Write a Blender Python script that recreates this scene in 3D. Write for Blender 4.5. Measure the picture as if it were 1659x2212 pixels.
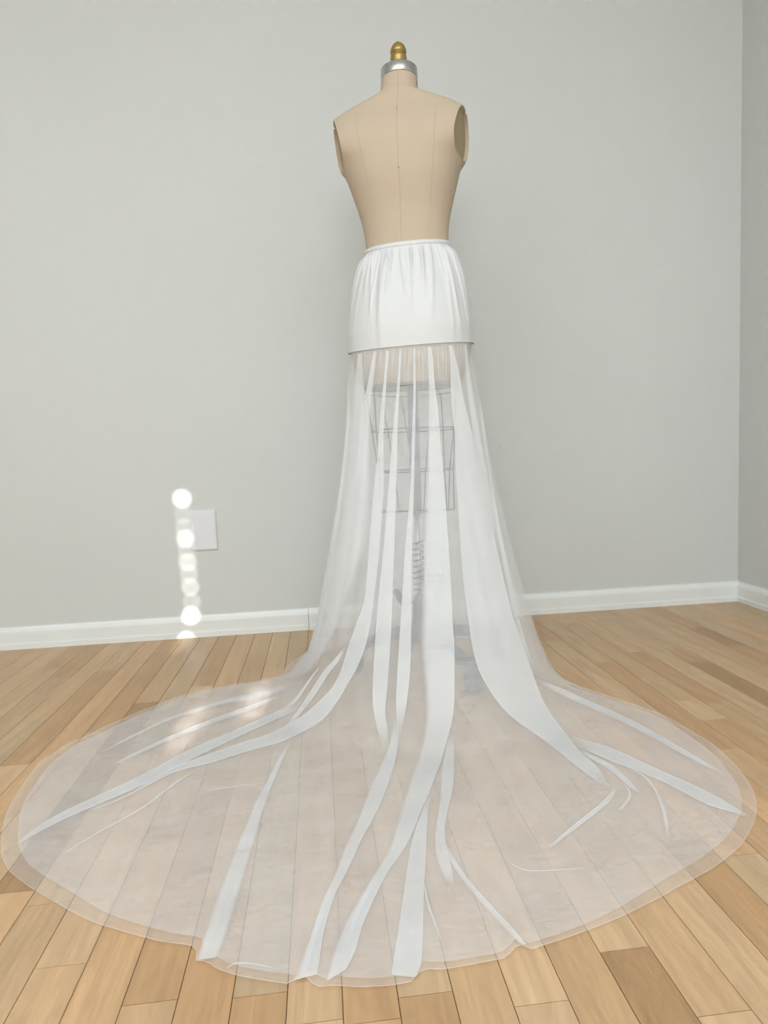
import bpy, bmesh, math, random
from mathutils import Vector, Matrix
from mathutils.bvhtree import BVHTree

for _o in list(bpy.data.objects):
    bpy.data.objects.remove(_o)
sc = bpy.context.scene
col = sc.collection
random.seed(7)

# ------------------------------------------------------------------ camera
F_PX, W_PX, H_PX = 1380.0, 1659.0, 2212.0
CAM_H = 0.56
PITCH, ROLL, YAW = 0.0884309544, 0.0409729184, -0.0986975110
fwd = Vector((-math.sin(YAW) * math.cos(PITCH), math.cos(YAW) * math.cos(PITCH), -math.sin(PITCH)))
rgt = Vector((math.cos(YAW), math.sin(YAW), 0))
dwn = fwd.cross(rgt)
RT = math.cos(ROLL) * rgt + math.sin(ROLL) * dwn
DN = -math.sin(ROLL) * rgt + math.cos(ROLL) * dwn
CAM = Vector((0, 0, CAM_H))
cd = bpy.data.cameras.new('camera')
cd.sensor_fit = 'HORIZONTAL'
cd.sensor_width = 36.0
cd.lens = 36.0 * F_PX / W_PX
cd.clip_start = 0.02
cam = bpy.data.objects.new('camera', cd)
col.objects.link(cam)
cam.matrix_world = Matrix(((RT.x, -DN.x, -fwd.x, CAM.x), (RT.y, -DN.y, -fwd.y, CAM.y),
                           (RT.z, -DN.z, -fwd.z, CAM.z), (0, 0, 0, 1)))
sc.camera = cam

# ------------------------------------------------------------------ world, sun, daylight, exposure
wd = bpy.data.worlds.new('sky')
sc.world = wd
wd.use_nodes = True
wd.node_tree.nodes['Background'].inputs[0].default_value = (0.75, 0.85, 1.0, 1)
wd.node_tree.nodes['Background'].inputs[1].default_value = 1.0

ROOM_X0, ROOM_X1 = -2.3, 1.447          # left wall, right wall
ROOM_Y0, ROOM_Y1 = -3.9, 2.082          # window wall, back wall
ROOM_Z = 2.55

SUN_DIR = Vector((0.03, 1.0, -0.21)).normalized()     # travel direction of sunlight
sl = bpy.data.lights.new('sun', 'SUN')
sl.energy = 74.0
sl.angle = 0.0094
sl.color = (1.0, 0.97, 0.92)
sun = bpy.data.objects.new('sun', sl)
col.objects.link(sun)
sun.rotation_euler = SUN_DIR.to_track_quat('-Z', 'Y').to_euler()
sun.location = (-0.5, -6, 3)

def area(name, loc, direction, sx, sy, energy, color):
    l = bpy.data.lights.new(name, 'AREA')
    l.shape = 'RECTANGLE'
    l.size, l.size_y = sx, sy
    l.energy = energy
    l.color = color
    o = bpy.data.objects.new(name, l)
    col.objects.link(o)
    o.location = loc
    o.rotation_euler = Vector(direction).to_track_quat('-Z', 'Y').to_euler()
    return o
# daylight glowing through the blinds of the two windows
area('daylight_window_front', (-0.5, ROOM_Y0 + 0.10, 1.45), (0, 1, 0), 2.3, 1.6, 95.0, (0.86, 0.945, 1.0))
area('daylight_window_left', (ROOM_X0 + 0.08, -1.3, 1.45), (1, 0, 0), 1.6, 1.4, 22.0, (0.87, 0.945, 1.0))

area('overhead_fill', (-0.2, -0.9, ROOM_Z - 0.03), (0, 0, -1), 2.4, 2.4, 72.0, (0.87, 0.945, 1.0))  # overhead light added out of view to brighten the floor

vs = sc.view_settings
vs.view_transform = 'Standard'
vs.look = 'None'
vs.exposure = -0.25
vs.gamma = 1.0
vs.use_curve_mapping = False
sc.cycles.transparent_max_bounces = 24
sc.cycles.max_bounces = 8
sc.cycles.diffuse_bounces = 4
sc.cycles.use_adaptive_sampling = False
sc.cycles.denoising_input_passes = 'RGB'
sc.cycles.caustics_reflective = False
sc.cycles.caustics_refractive = False

# ------------------------------------------------------------------ helpers
def ray(px, py):
    return (RT * ((px - W_PX / 2) / F_PX) + DN * ((py - H_PX / 2) / F_PX) + fwd)

def at_floor(px, py, z=0.0):
    d = ray(px, py)
    return CAM + d * ((z - CAM_H) / d.z)

def at_depth(px, py, y):
    d = ray(px, py)
    return CAM + d * (y / d.y)

def mesh_obj(name, bm, mat, parent=None, smooth=False):
    me = bpy.data.meshes.new(name)
    bm.normal_update()
    bm.to_mesh(me)
    bm.free()
    if smooth:
        for p in me.polygons:
            p.use_smooth = True
    me.materials.append(mat)
    o = bpy.data.objects.new(name, me)
    col.objects.link(o)
    if parent:
        o.parent = parent
    return o

def empty(name, loc, rz=0.0):
    o = bpy.data.objects.new(name, None)
    o.empty_display_size = 0.05
    col.objects.link(o)
    o.location = loc
    o.rotation_euler = (0, 0, rz)
    return o

def tag(o, label, cat, group=None):
    o['label'] = label
    o['category'] = cat
    if group:
        o['group'] = group

def structure(o):
    o['kind'] = 'structure'
    return o

def add_box(bm, x0, x1, y0, y1, z0, z1):
    v = [bm.verts.new((x, y, z)) for z in (z0, z1) for y in (y0, y1) for x in (x0, x1)]
    for f in ((0, 2, 3, 1), (4, 5, 7, 6), (0, 1, 5, 4), (2, 6, 7, 3), (0, 4, 6, 2), (1, 3, 7, 5)):
        bm.faces.new([v[i] for i in f])
    return v

def add_tube(bm, pts, rad, seg=8, closed=False, cap=True):
    pts = [Vector(p) for p in pts]
    n = len(pts)
    rads = rad if isinstance(rad, (list, tuple)) else [rad] * n
    rings = []
    up = None
    for i, p in enumerate(pts):
        if closed:
            t = pts[(i + 1) % n] - pts[i - 1]
        else:
            t = pts[min(i + 1, n - 1)] - pts[max(i - 1, 0)]
        t.normalize()
        if up is None:
            up = Vector((0, 0, 1)) if abs(t.z) < .9 else Vector((1, 0, 0))
        up = up - t * up.dot(t)
        if up.length < 1e-6:
            up = t.orthogonal()
        up.normalize()
        sd = t.cross(up)
        rings.append([bm.verts.new(p + (up * math.cos(2 * math.pi * k / seg) + sd * math.sin(2 * math.pi * k / seg)) * rads[i])
                      for k in range(seg)])
    for i in range(n if closed else n - 1):
        a, b = rings[i], rings[(i + 1) % n]
        for k in range(seg):
            bm.faces.new((a[k], a[(k + 1) % seg], b[(k + 1) % seg], b[k]))
    if cap and not closed:
        bm.faces.new(rings[0][::-1])
        bm.faces.new(rings[-1])
    return rings

def add_lathe(bm, prof, seg=32, center=(0, 0), cap=True):
    rings = []
    for r, z in prof:
        rings.append([bm.verts.new((center[0] + r * math.cos(2 * math.pi * k / seg), center[1] + r * math.sin(2 * math.pi * k / seg), z))
                      for k in range(seg)])
    for a, b in zip(rings, rings[1:]):
        for k in range(seg):
            bm.faces.new((a[k], a[(k + 1) % seg], b[(k + 1) % seg], b[k]))
    if cap:
        bm.faces.new(rings[0][::-1])
        bm.faces.new(rings[-1])

def interp(tab, x):
    # tab sorted ascending in x; smooth (cubic hermite) interpolation
    if x <= tab[0][0]:
        return tab[0][1]
    if x >= tab[-1][0]:
        return tab[-1][1]
    for i in range(len(tab) - 1):
        if tab[i][0] <= x <= tab[i + 1][0]:
            break
    def slope(j):
        if j == 0:
            return (tab[1][1] - tab[0][1]) / (tab[1][0] - tab[0][0])
        if j == len(tab) - 1:
            return (tab[-1][1] - tab[-2][1]) / (tab[-1][0] - tab[-2][0])
        a = (tab[j][1] - tab[j - 1][1]) / (tab[j][0] - tab[j - 1][0])
        b = (tab[j + 1][1] - tab[j][1]) / (tab[j + 1][0] - tab[j][0])
        return 0.0 if a * b <= 0 else 2 * a * b / (a + b)
    x0, y0 = tab[i]
    x1, y1 = tab[i + 1]
    h = x1 - x0
    t = (x - x0) / h
    m0, m1 = slope(i) * h, slope(i + 1) * h
    return (2 * t**3 - 3 * t**2 + 1) * y0 + (t**3 - 2 * t**2 + t) * m0 + (-2 * t**3 + 3 * t**2) * y1 + (t**3 - t**2) * m1

# ------------------------------------------------------------------ materials
def new_mat(name):
    m = bpy.data.materials.new(name)
    m.use_nodes = True
    nt = m.node_tree
    b = nt.nodes['Principled BSDF']
    return m, nt, b

def plain(name, c, rough=0.5, metal=0.0, noise=0.0, nscale=200.0, bump=0.0, spec=0.5):
    m, nt, b = new_mat(name)
    b.inputs['Roughness'].default_value = rough
    b.inputs['Metallic'].default_value = metal
    b.inputs['Specular IOR Level'].default_value = spec
    b.inputs['Base Color'].default_value = (*c, 1)
    g = nt.nodes.new('ShaderNodeNewGeometry')
    n = nt.nodes.new('ShaderNodeTexNoise')
    n.inputs['Scale'].default_value = nscale
    n.inputs['Detail'].default_value = 3
    nt.links.new(g.outputs['Position'], n.inputs['Vector'])
    if noise > 0:
        r = nt.nodes.new('ShaderNodeValToRGB')
        r.color_ramp.elements[0].position = 0.3
        r.color_ramp.elements[1].position = 0.7
        r.color_ramp.elements[0].color = (*[x * (1 - noise) for x in c], 1)
        r.color_ramp.elements[1].color = (*[min(1, x * (1 + noise)) for x in c], 1)
        nt.links.new(n.outputs['Fac'], r.inputs['Fac'])
        nt.links.new(r.outputs['Color'], b.inputs['Base Color'])
    if bump > 0:
        bp = nt.nodes.new('ShaderNodeBump')
        bp.inputs['Strength'].default_value = bump
        bp.inputs['Distance'].default_value = 0.001
        nt.links.new(n.outputs['Fac'], bp.inputs['Height'])
        nt.links.new(bp.outputs['Normal'], b.inputs['Normal'])
    return m

M_wall = plain('wall_paint', (0.612, 0.622, 0.602), 0.75, noise=0.012, nscale=3.0, bump=0.0, spec=0.25)
M_ceil = plain('ceiling_paint', (0.8, 0.8, 0.78), 0.9)
M_trim = plain('trim_paint', (0.76, 0.775, 0.755), 0.35, noise=0.02, nscale=8.0)
M_plate = plain('plate_plastic', (0.70, 0.70, 0.73), 0.35)
M_mark = plain('dent', (0.16, 0.15, 0.14), 0.9)
M_linen = plain('linen', (0.515, 0.42, 0.315), 0.85, noise=0.05, nscale=420.0, bump=0.25, spec=0.2)
M_seam = plain('seam_thread', (0.42, 0.342, 0.255), 0.9)
M_armplate = plain('arm_plate', (0.34, 0.27, 0.15), 0.6)
M_gold = plain('gold_paint', (0.40, 0.29, 0.10), 0.38, metal=0.75, noise=0.08, nscale=60)
M_chrome = plain('brushed_steel', (0.50, 0.50, 0.49), 0.30, metal=0.9)
M_pin = plain('pin_metal', (0.2, 0.17, 0.13), 0.4, metal=0.6)
M_iron = plain('grey_iron', (0.095, 0.098, 0.10), 0.5, metal=0.2)
M_wire = plain('wire', (0.05, 0.05, 0.055), 0.45, metal=0.4)
M_pole = plain('pole_steel', (0.13, 0.142, 0.158), 0.4, metal=0.4)
M_rubber = plain('caster_rubber', (0.11, 0.11, 0.11), 0.6)
M_ink = plain('print_ink', (0.04, 0.035, 0.03), 0.8)
M_gap = plain('subfloor', (0.12, 0.075, 0.04), 0.9)
M_shade = plain('blind_fabric', (0.8, 0.8, 0.78), 0.9)

# satin of the hip panel
M_satin, nt, b = new_mat('white_satin')
b.inputs['Base Color'].default_value = (0.645, 0.652, 0.652, 1)
b.inputs['Roughness'].default_value = 0.5
b.inputs['Sheen Weight'].default_value = 0.05
b.inputs['Specular IOR Level'].default_value = 0.35

# wood planks: tone from the object's colour, grain along y
M_wood, nt, b = new_mat('maple')
g = nt.nodes.new('ShaderNodeNewGeometry')
oi = nt.nodes.new('ShaderNodeObjectInfo')
mp = nt.nodes.new('ShaderNodeMapping')
mp.inputs['Scale'].default_value = (70, 3.2, 70)
cx = nt.nodes.new('ShaderNodeCombineXYZ')
mu = nt.nodes.new('ShaderNodeMath'); mu.operation = 'MULTIPLY'; mu.inputs[1].default_value = 37.0
nt.links.new(oi.outputs['Random'], mu.inputs[0])
nt.links.new(mu.outputs[0], cx.inputs['X']); nt.links.new(mu.outputs[0], cx.inputs['Y'])
va = nt.nodes.new('ShaderNodeVectorMath'); va.operation = 'ADD'
nt.links.new(g.outputs['Position'], va.inputs[0]); nt.links.new(cx.outputs[0], va.inputs[1])
nt.links.new(va.outputs[0], mp.inputs['Vector'])
n1 = nt.nodes.new('ShaderNodeTexNoise')
n1.inputs['Scale'].default_value = 1.0; n1.inputs['Detail'].default_value = 6; n1.inputs['Distortion'].default_value = 1.2
nt.links.new(mp.outputs[0], n1.inputs['Vector'])
mp2 = nt.nodes.new('ShaderNodeMapping')
mp2.inputs['Scale'].default_value = (14, 2.2, 14)
nt.links.new(va.outputs[0], mp2.inputs['Vector'])
n2 = nt.nodes.new('ShaderNodeTexNoise')
n2.inputs['Scale'].default_value = 1.0; n2.inputs['Detail'].default_value = 3; n2.inputs['Distortion'].default_value = 2.5
nt.links.new(mp2.outputs[0], n2.inputs['Vector'])
# contour-like grain from the broad noise
m3 = nt.nodes.new('ShaderNodeMath'); m3.operation = 'MULTIPLY'; m3.inputs[1].default_value = 60.0
nt.links.new(n2.outputs['Fac'], m3.inputs[0])
m4 = nt.nodes.new('ShaderNodeMath'); m4.operation = 'SINE'
nt.links.new(m3.outputs[0], m4.inputs[0])
r1 = nt.nodes.new('ShaderNodeMapRange')
r1.inputs['From Min'].default_value = 0.25; r1.inputs['From Max'].default_value = 0.75
r1.inputs['To Min'].default_value = 0.86; r1.inputs['To Max'].default_value = 1.10
nt.links.new(n1.outputs['Fac'], r1.inputs['Value'])
r2 = nt.nodes.new('ShaderNodeMapRange')
r2.inputs['From Min'].default_value = -1; r2.inputs['From Max'].default_value = 1
r2.inputs['To Min'].default_value = 0.95; r2.inputs['To Max'].default_value = 1.03
nt.links.new(m4.outputs[0], r2.inputs['Value'])
r3 = nt.nodes.new('ShaderNodeMapRange')
r3.inputs['From Min'].default_value = 0.3; r3.inputs['From Max'].default_value = 0.7
r3.inputs['To Min'].default_value = 0.92; r3.inputs['To Max'].default_value = 1.07
nt.links.new(n2.outputs['Fac'], r3.inputs['Value'])
mm = nt.nodes.new('ShaderNodeMath'); mm.operation = 'MULTIPLY'
nt.links.new(r1.outputs[0], mm.inputs[0]); nt.links.new(r2.outputs[0], mm.inputs[1])
mm2 = nt.nodes.new('ShaderNodeMath'); mm2.operation = 'MULTIPLY'
nt.links.new(mm.outputs[0], mm2.inputs[0]); nt.links.new(r3.outputs[0], mm2.inputs[1])
vm = nt.nodes.new('ShaderNodeVectorMath'); vm.operation = 'SCALE'
nt.links.new(oi.outputs['Color'], vm.inputs[0]); nt.links.new(mm2.outputs[0], vm.inputs['Scale'])
nt.links.new(vm.outputs[0], b.inputs['Base Color'])
b.inputs['Roughness'].default_value = 0.36
b.inputs['Specular IOR Level'].default_value = 0.28

def tulle_mat(name, alpha, mottled, floor_alpha=None, dens=False):
    m, nt, b = new_mat(name)
    nt.nodes.remove(b)
    out = nt.nodes['Material Output']
    tr = nt.nodes.new('ShaderNodeBsdfTransparent')
    df = nt.nodes.new('ShaderNodeBsdfDiffuse')
    tl = nt.nodes.new('ShaderNodeBsdfTranslucent')
    for n_ in (df, tl):
        n_.inputs['Color'].default_value = (0.935, 0.945, 0.955, 1)
    mx = nt.nodes.new('ShaderNodeMixShader'); mx.inputs[0].default_value = 0.28
    nt.links.new(df.outputs[0], mx.inputs[1]); nt.links.new(tl.outputs[0], mx.inputs[2])
    fin = nt.nodes.new('ShaderNodeMixShader')
    nt.links.new(tr.outputs[0], fin.inputs[1]); nt.links.new(mx.outputs[0], fin.inputs[2])
    g = nt.nodes.new('ShaderNodeNewGeometry')
    mp = nt.nodes.new('ShaderNodeMapping'); mp.inputs['Scale'].default_value = (34, 110, 34)
    mp.inputs['Rotation'].default_value = (0, 0, 0.35)
    nt.links.new(g.outputs['Position'], mp.inputs['Vector'])
    n = nt.nodes.new('ShaderNodeTexNoise'); n.inputs['Scale'].default_value = 1.0
    n.inputs['Detail'].default_value = 4; n.inputs['Distortion'].default_value = 1.5
    nt.links.new(mp.outputs[0], n.inputs['Vector'])
    r = nt.nodes.new('ShaderNodeMapRange')
    r.inputs['From Min'].default_value = 0.3; r.inputs['From Max'].default_value = 0.7
    r.inputs['To Min'].default_value = alpha - mottled; r.inputs['To Max'].default_value = alpha + mottled
    nt.links.new(n.outputs['Fac'], r.inputs['Value'])
    src = r.outputs[0]
    if floor_alpha:
        # lining made more opaque near the floor, in place of grazing-angle opacity
        sp = nt.nodes.new('ShaderNodeSeparateXYZ')
        nt.links.new(g.outputs['Position'], sp.inputs[0])
        rz = nt.nodes.new('ShaderNodeMapRange')
        rz.inputs['From Min'].default_value = 0.008; rz.inputs['From Max'].default_value = 0.05
        rz.inputs['To Min'].default_value = floor_alpha - alpha; rz.inputs['To Max'].default_value = 0.0
        nt.links.new(sp.outputs['Z'], rz.inputs['Value'])
        ad = nt.nodes.new('ShaderNodeMath'); ad.operation = 'ADD'
        nt.links.new(r.outputs[0], ad.inputs[0]); nt.links.new(rz.outputs[0], ad.inputs[1])
        src = ad.outputs[0]
    if dens:
        at_ = nt.nodes.new('ShaderNodeAttribute'); at_.attribute_name = 'dens'
        ml = nt.nodes.new('ShaderNodeMath'); ml.operation = 'MULTIPLY'
        nt.links.new(src, ml.inputs[0]); nt.links.new(at_.outputs['Fac'], ml.inputs[1])
        src = ml.outputs[0]
    nt.links.new(src, fin.inputs[0])
    nt.links.new(fin.outputs[0], out.inputs['Surface'])
    return m
M_tulle = tulle_mat('tulle', 0.26, 0.05)
M_tulle_in = tulle_mat('tulle_lining', 0.23, 0.07, 0.35)
M_tulle2 = tulle_mat('tulle_doubled', 0.45, 0.04, None, True)

# ------------------------------------------------------------------ room shell
WINDOW = (-1.75, 0.75, 0.55, 2.15)      # x0 x1 z0 z1 in the window wall
T = 0.12

bm = bmesh.new(); add_box(bm, ROOM_X0 - T, ROOM_X1 + T, ROOM_Y1, ROOM_Y1 + T, -0.1, ROOM_Z + T)
wall_back = structure(mesh_obj('wall_back', bm, M_wall))
bm = bmesh.new(); add_box(bm, ROOM_X1, ROOM_X1 + T, ROOM_Y0 - T, ROOM_Y1 + T, -0.1, ROOM_Z + T)
wall_right = structure(mesh_obj('wall_right', bm, M_wall))
bm = bmesh.new(); add_box(bm, ROOM_X0 - T, ROOM_X0, ROOM_Y0 - T, ROOM_Y1 + T, -0.1, ROOM_Z + T)
wall_left = structure(mesh_obj('wall_left', bm, M_wall))
bm = bmesh.new()
add_box(bm, ROOM_X0 - T, WINDOW[0], ROOM_Y0 - T, ROOM_Y0, -0.1, ROOM_Z + T)
add_box(bm, WINDOW[1], ROOM_X1 + T, ROOM_Y0 - T, ROOM_Y0, -0.1, ROOM_Z + T)
add_box(bm, WINDOW[0], WINDOW[1], ROOM_Y0 - T, ROOM_Y0, -0.1, WINDOW[2])
add_box(bm, WINDOW[0], WINDOW[1], ROOM_Y0 - T, ROOM_Y0, WINDOW[3], ROOM_Z + T)
wall_front = structure(mesh_obj('wall_front', bm, M_wall))
bm = bmesh.new(); add_box(bm, ROOM_X0 - T, ROOM_X1 + T, ROOM_Y0 - T, ROOM_Y1 + T, ROOM_Z, ROOM_Z + T)
structure(mesh_obj('ceiling', bm, M_ceil))

bm = bmesh.new()
for a_ in ((-1.5, -1.42, -2.2, .4), (1.02, 1.10, -2.2, .4), (-1.42, 1.02, -2.2, -2.12), (-1.42, 1.02, .32, .4)):
    add_box(bm, a_[0], a_[1], a_[2], a_[3], ROOM_Z - .05, ROOM_Z)
structure(mesh_obj('overhead_fill_frame', bm, M_trim))  # invented skylight frame, added around the overhead fill light

# small dents in the paint of the back wall
def dent(px, py, r):
    p = at_depth(px, py, ROOM_Y1)
    bm = bmesh.new()
    vs_ = []
    for k in range(7):
        a = 2 * math.pi * k / 7
        rr = r * random.uniform(.6, 1.2)
        vs_.append(bm.verts.new((p.x + rr * math.cos(a), ROOM_Y1 - 0.0004, p.z + rr * 1.2 * math.sin(a))))
    bm.faces.new(vs_)
    mesh_obj('dent', bm, M_mark, wall_back)
for a_ in ((1079, 963, .0022), (649, 836, .0014), (1605, 652, .0012), (256, 1355, .0012)):
    dent(*a_)

# window frame behind the blind, in the window wall
bm = bmesh.new()
x0, x1, z0, z1 = WINDOW
for a_ in ((x0, x0 + .05, z0, z1), (x1 - .05, x1, z0, z1), (x0, x1, z0, z0 + .05), (x0, x1, z1 - .05, z1), (-.53, -.47, z0, z1)):
    add_box(bm, a_[0], a_[1], ROOM_Y0 - .10, ROOM_Y0 - .06, a_[2], a_[3])
structure(mesh_obj('window_1', bm, M_trim))

# closed blind with small cord holes that let thin beams of sun through
BLIND_Y = ROOM_Y0 + 0.02
def beam(target, r):
    t = (target.y - BLIND_Y) / SUN_DIR.y
    p = target - SUN_DIR * t
    return (p.x, p.z, r)
holes = [beam(at_depth(393, 1077, ROOM_Y1), .0078)]
for k, (py, r) in enumerate(((1112, .0030), (1140, .0036), (1164, .0058), (1190, .0030), (1214, .0050), (1240, .0040), (1268, .0048), (1300, .0038))):
    holes.append(beam(at_depth(396 + (py - 1118) * .1, py, ROOM_Y1), r))
holes.append(beam(at_depth(411, 1330, ROOM_Y1 - .012), .0078))
holes.append(beam(at_depth(403, 1383, ROOM_Y1 - .012), .0070))
holes.append(beam(at_depth(365, 622, ROOM_Y1), .0020))
for (px, py, r) in ((548, 1525, .0075), (527, 1532, .006), (410, 1577, .005), (380, 1592, .0075), (352, 1606, .0075), (325, 1619, .005)):
    holes.append(beam(at_floor(px, py, .02), r))
# the blind as a mesh of vertical strips pierced by small octagonal holes
def pierced_sheet(x0, x1, z0, z1, y, holes):
    bm = bmesh.new()
    edges = []
    def ring(pts):
        vs_ = [bm.verts.new((a, y, c)) for a, c in pts]
        for i in range(len(vs_)):
            edges.append(bm.edges.new((vs_[i], vs_[(i + 1) % len(vs_)])))
    ring(((x0, z0), (x1, z0), (x1, z1), (x0, z1)))
    kept = []
    for (hx, hz, r) in holes:
        if any(math.hypot(hx - a, hz - c) < r + rr + .001 for a, c, rr in kept):
            continue
        kept.append((hx, hz, r))
        ring([(hx + r * math.cos(k * math.pi / 6), hz + r * math.sin(k * math.pi / 6)) for k in range(12)])
    bmesh.ops.triangle_fill(bm, use_beauty=True, use_dissolve=False, edges=edges)
    # drop any face that ended up covering a hole
    kill = []
    for f in bm.faces:
        c = f.calc_center_median()
        if any(math.hypot(c.x - a, c.z - cc) < rr * .9 for a, cc, rr in kept):
            kill.append(f)
    bmesh.ops.delete(bm, geom=kill, context='FACES_ONLY')
    ext = bmesh.ops.extrude_face_region(bm, geom=bm.faces[:])
    bmesh.ops.translate(bm, vec=(0, -0.0012, 0), verts=[v for v in ext['geom'] if isinstance(v, bmesh.types.BMVert)])
    bmesh.ops.recalc_face_normals(bm, faces=bm.faces[:])
    return bm
blind = empty('window_blind', (0, 0, 0))
tag(blind, 'closed white fabric window blind pierced by small cord holes', 'blind')
mesh_obj('shade', pierced_sheet(x0 - .08, x1 + .08, z0 - .08, z1 + .08, BLIND_Y, holes), M_shade, blind)
bm = bmesh.new(); add_box(bm, x0 - .1, x1 + .1, ROOM_Y0 + .001, ROOM_Y0 + .06, z1 + .075, z1 + .14)
mesh_obj('head_rail', bm, M_shade, blind)
bm = bmesh.new(); add_tube(bm, [(x0 - .08, BLIND_Y, z0 - .09), (x1 + .08, BLIND_Y, z0 - .09)], .012, 10)
mesh_obj('bottom_rail', bm, M_shade, blind)

# baseboards: moulded profile swept along the wall
BB = [(0, 0), (-.0135, 0), (-.0135, .016), (-.0105, .0185), (-.0105, .052), (-.0095, .0575), (-.007, .061), (-.004, .0665), (-.003, .0695), (0, .0695)]
def baseboard_piece(name, p0, p1, inward, parent, grow=0.0):
    bm = bmesh.new()
    rings = []
    for p in (p0, p1):
        rings.append([bm.verts.new((p[0] + inward[0] * (-d + (grow if d < 0 else 0)), p[1] + inward[1] * (-d + (grow if d < 0 else 0)), z + (grow if z > .06 else 0))) for d, z in BB])
    n = len(BB)
    for k in range(n - 1):
        bm.faces.new((rings[0][k], rings[0][k + 1], rings[1][k + 1], rings[1][k]))
    bm.faces.new(rings[0]); bm.faces.new(rings[1][::-1])
    bmesh.ops.recalc_face_normals(bm, faces=bm.faces[:])
    return mesh_obj(name, bm, M_trim, parent)
seam_x = at_depth(667, 1340, ROOM_Y1).x
bb = structure(empty('baseboard_back', (0, 0, 0)))
baseboard_piece('board', (ROOM_X0, ROOM_Y1), (seam_x - .0006, ROOM_Y1), (0, -1), bb)
baseboard_piece('board', (seam_x + .0006, ROOM_Y1), (ROOM_X1, ROOM_Y1), (0, -1), bb, grow=.0012)
br = structure(empty('baseboard_right', (0, 0, 0)))
baseboard_piece('board', (ROOM_X1, ROOM_Y0), (ROOM_X1, ROOM_Y1), (-1, 0), br)

# ------------------------------------------------------------------ floor of single planks
PITCH_X = 0.1025 * CAM_H
OFF_X = -0.0048 * CAM_H
bm = bmesh.new(); add_box(bm, ROOM_X0 - T, ROOM_X1 + T, ROOM_Y0 - T, ROOM_Y1 + T, -0.12, -0.0022)
floor = structure(mesh_obj('floor', bm, M_gap))
BASE = (0.56, 0.374, 0.214)
def tone(kind=None):
    v = random.gauss(0, 1)
    k = 1.0 + max(-1.6, min(1.6, v)) * 0.045
    warm = random.gauss(0, .035)
    if kind == 'dark':
        k, warm = 0.70, 0.13
    elif kind == 'mid':
        k, warm = 0.87, 0.11
    elif kind == 'light':
        k, warm = 1.09, -0.02
    return (BASE[0] * k * (1 + warm * .3), BASE[1] * k * (1 - warm * .4), BASE[2] * k * (1 - warm * 1.2), 1)
def plank(xa, xb, ya, yb, c):
    bm = bmesh.new()
    gx, gy, ch, ce = .00035, .00045, .0006, .00005
    lo = [bm.verts.new(p) for p in ((xa + gx, ya + gy, -.006), (xb - gx, ya + gy, -.006), (xb - gx, yb - gy, -.006), (xa + gx, yb - gy, -.006))]
    md = [bm.verts.new((v.co.x, v.co.y, -ch)) for v in lo]
    up = [bm.verts.new(p) for p in ((xa + gx + ch, ya + gy + ce, 0), (xb - gx - ch, ya + gy + ce, 0), (xb - gx - ch, yb - gy - ce, 0), (xa + gx + ch, yb - gy - ce, 0))]
    for k in range(4):
        j = (k + 1) % 4
        bm.faces.new((lo[k], lo[j], md[j], md[k]))
        bm.faces.new((md[k], md[j], up[j], up[k]))
    bm.faces.new(up)
    o = mesh_obj('plank', bm, M_wood, floor)
    o.color = c
    return o
# joints read off the photograph: (pixel on the joint, tone of the plank on the near side, on the far side)
joints = {}
for px, py, near, far in ((128, 2087, None, 'light'), (323, 2166, None, None), (562, 2149, 'mid', None), (700, 2206, None, None),
                          (1348, 2051, 'dark', 'light'), (1610, 2183, 'light', None), (1490, 1432, 'dark', None), (1468, 1513, 'light', None), (1485, 1357, 'dark', None),
                          (1535, 1518, None, 'mid'), (1525, 1556, 'mid', None), (1290, 1431, 'mid', None), (1460, 1399, None, None),
                          (319, 1517, 'dark', None), (440, 1482, None, None), (480, 1440, 'mid', 'mid'), (750, 1672, 'mid', None),
                          (1010, 1602, None, 'mid'), (1000, 1740, 'light', 'mid'), (905, 2150, 'mid', None), (40, 1652, 'light', 'mid'), (1580, 1395, 'mid', None), (1190, 1385, None, 'mid')):
    p = at_floor(px, py)
    row = math.floor((p.x - OFF_X) / PITCH_X)
    joints.setdefault(row, []).append((p.y, near, far))
r0 = math.floor((ROOM_X0 - OFF_X) / PITCH_X)
r1 = math.ceil((ROOM_X1 - OFF_X) / PITCH_X)
YN, YF = -0.10, ROOM_Y1 - .004
for row in range(r0, r1):
    xa = OFF_X + row * PITCH_X
    xb = min(xa + PITCH_X, ROOM_X1 - .002)
    xa = max(xa, ROOM_X0 + .002)
    yn = YN
    js = sorted(joints.get(row, []))
    cuts = [j[0] for j in js]
    marks = {round(j[0], 4): j for j in js}
    # fill the rest with random butt joints
    y = yn + random.uniform(.1, .7)
    while y < YF - .12:
        if all(abs(y - c) > .30 for c in cuts):
            cuts.append(y)
        y += random.uniform(.38, 1.05)
    cuts = sorted(c for c in cuts if yn < c < YF)
    ys = [yn] + cuts + [YF]
    for a_, b_ in zip(ys, ys[1:]):
        kind = None
        m_ = marks.get(round(b_, 4))
        if m_ and m_[1]:
            kind = m_[1]
        m_ = marks.get(round(a_, 4))
        if m_ and m_[2]:
            kind = m_[2]
        if kind is None and random.random() < .07:
            kind = 'mid'
        plank(xa, xb, a_, b_, tone(kind))
# the rest of the floor behind the camera and far left: wider boards, out of view
bm = bmesh.new()
add_box(bm, ROOM_X0, ROOM_X1, ROOM_Y0, YN, -.006, -.0005)
o = mesh_obj('underlay', bm, M_wood, floor)
o.color = (*BASE, 1)

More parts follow.
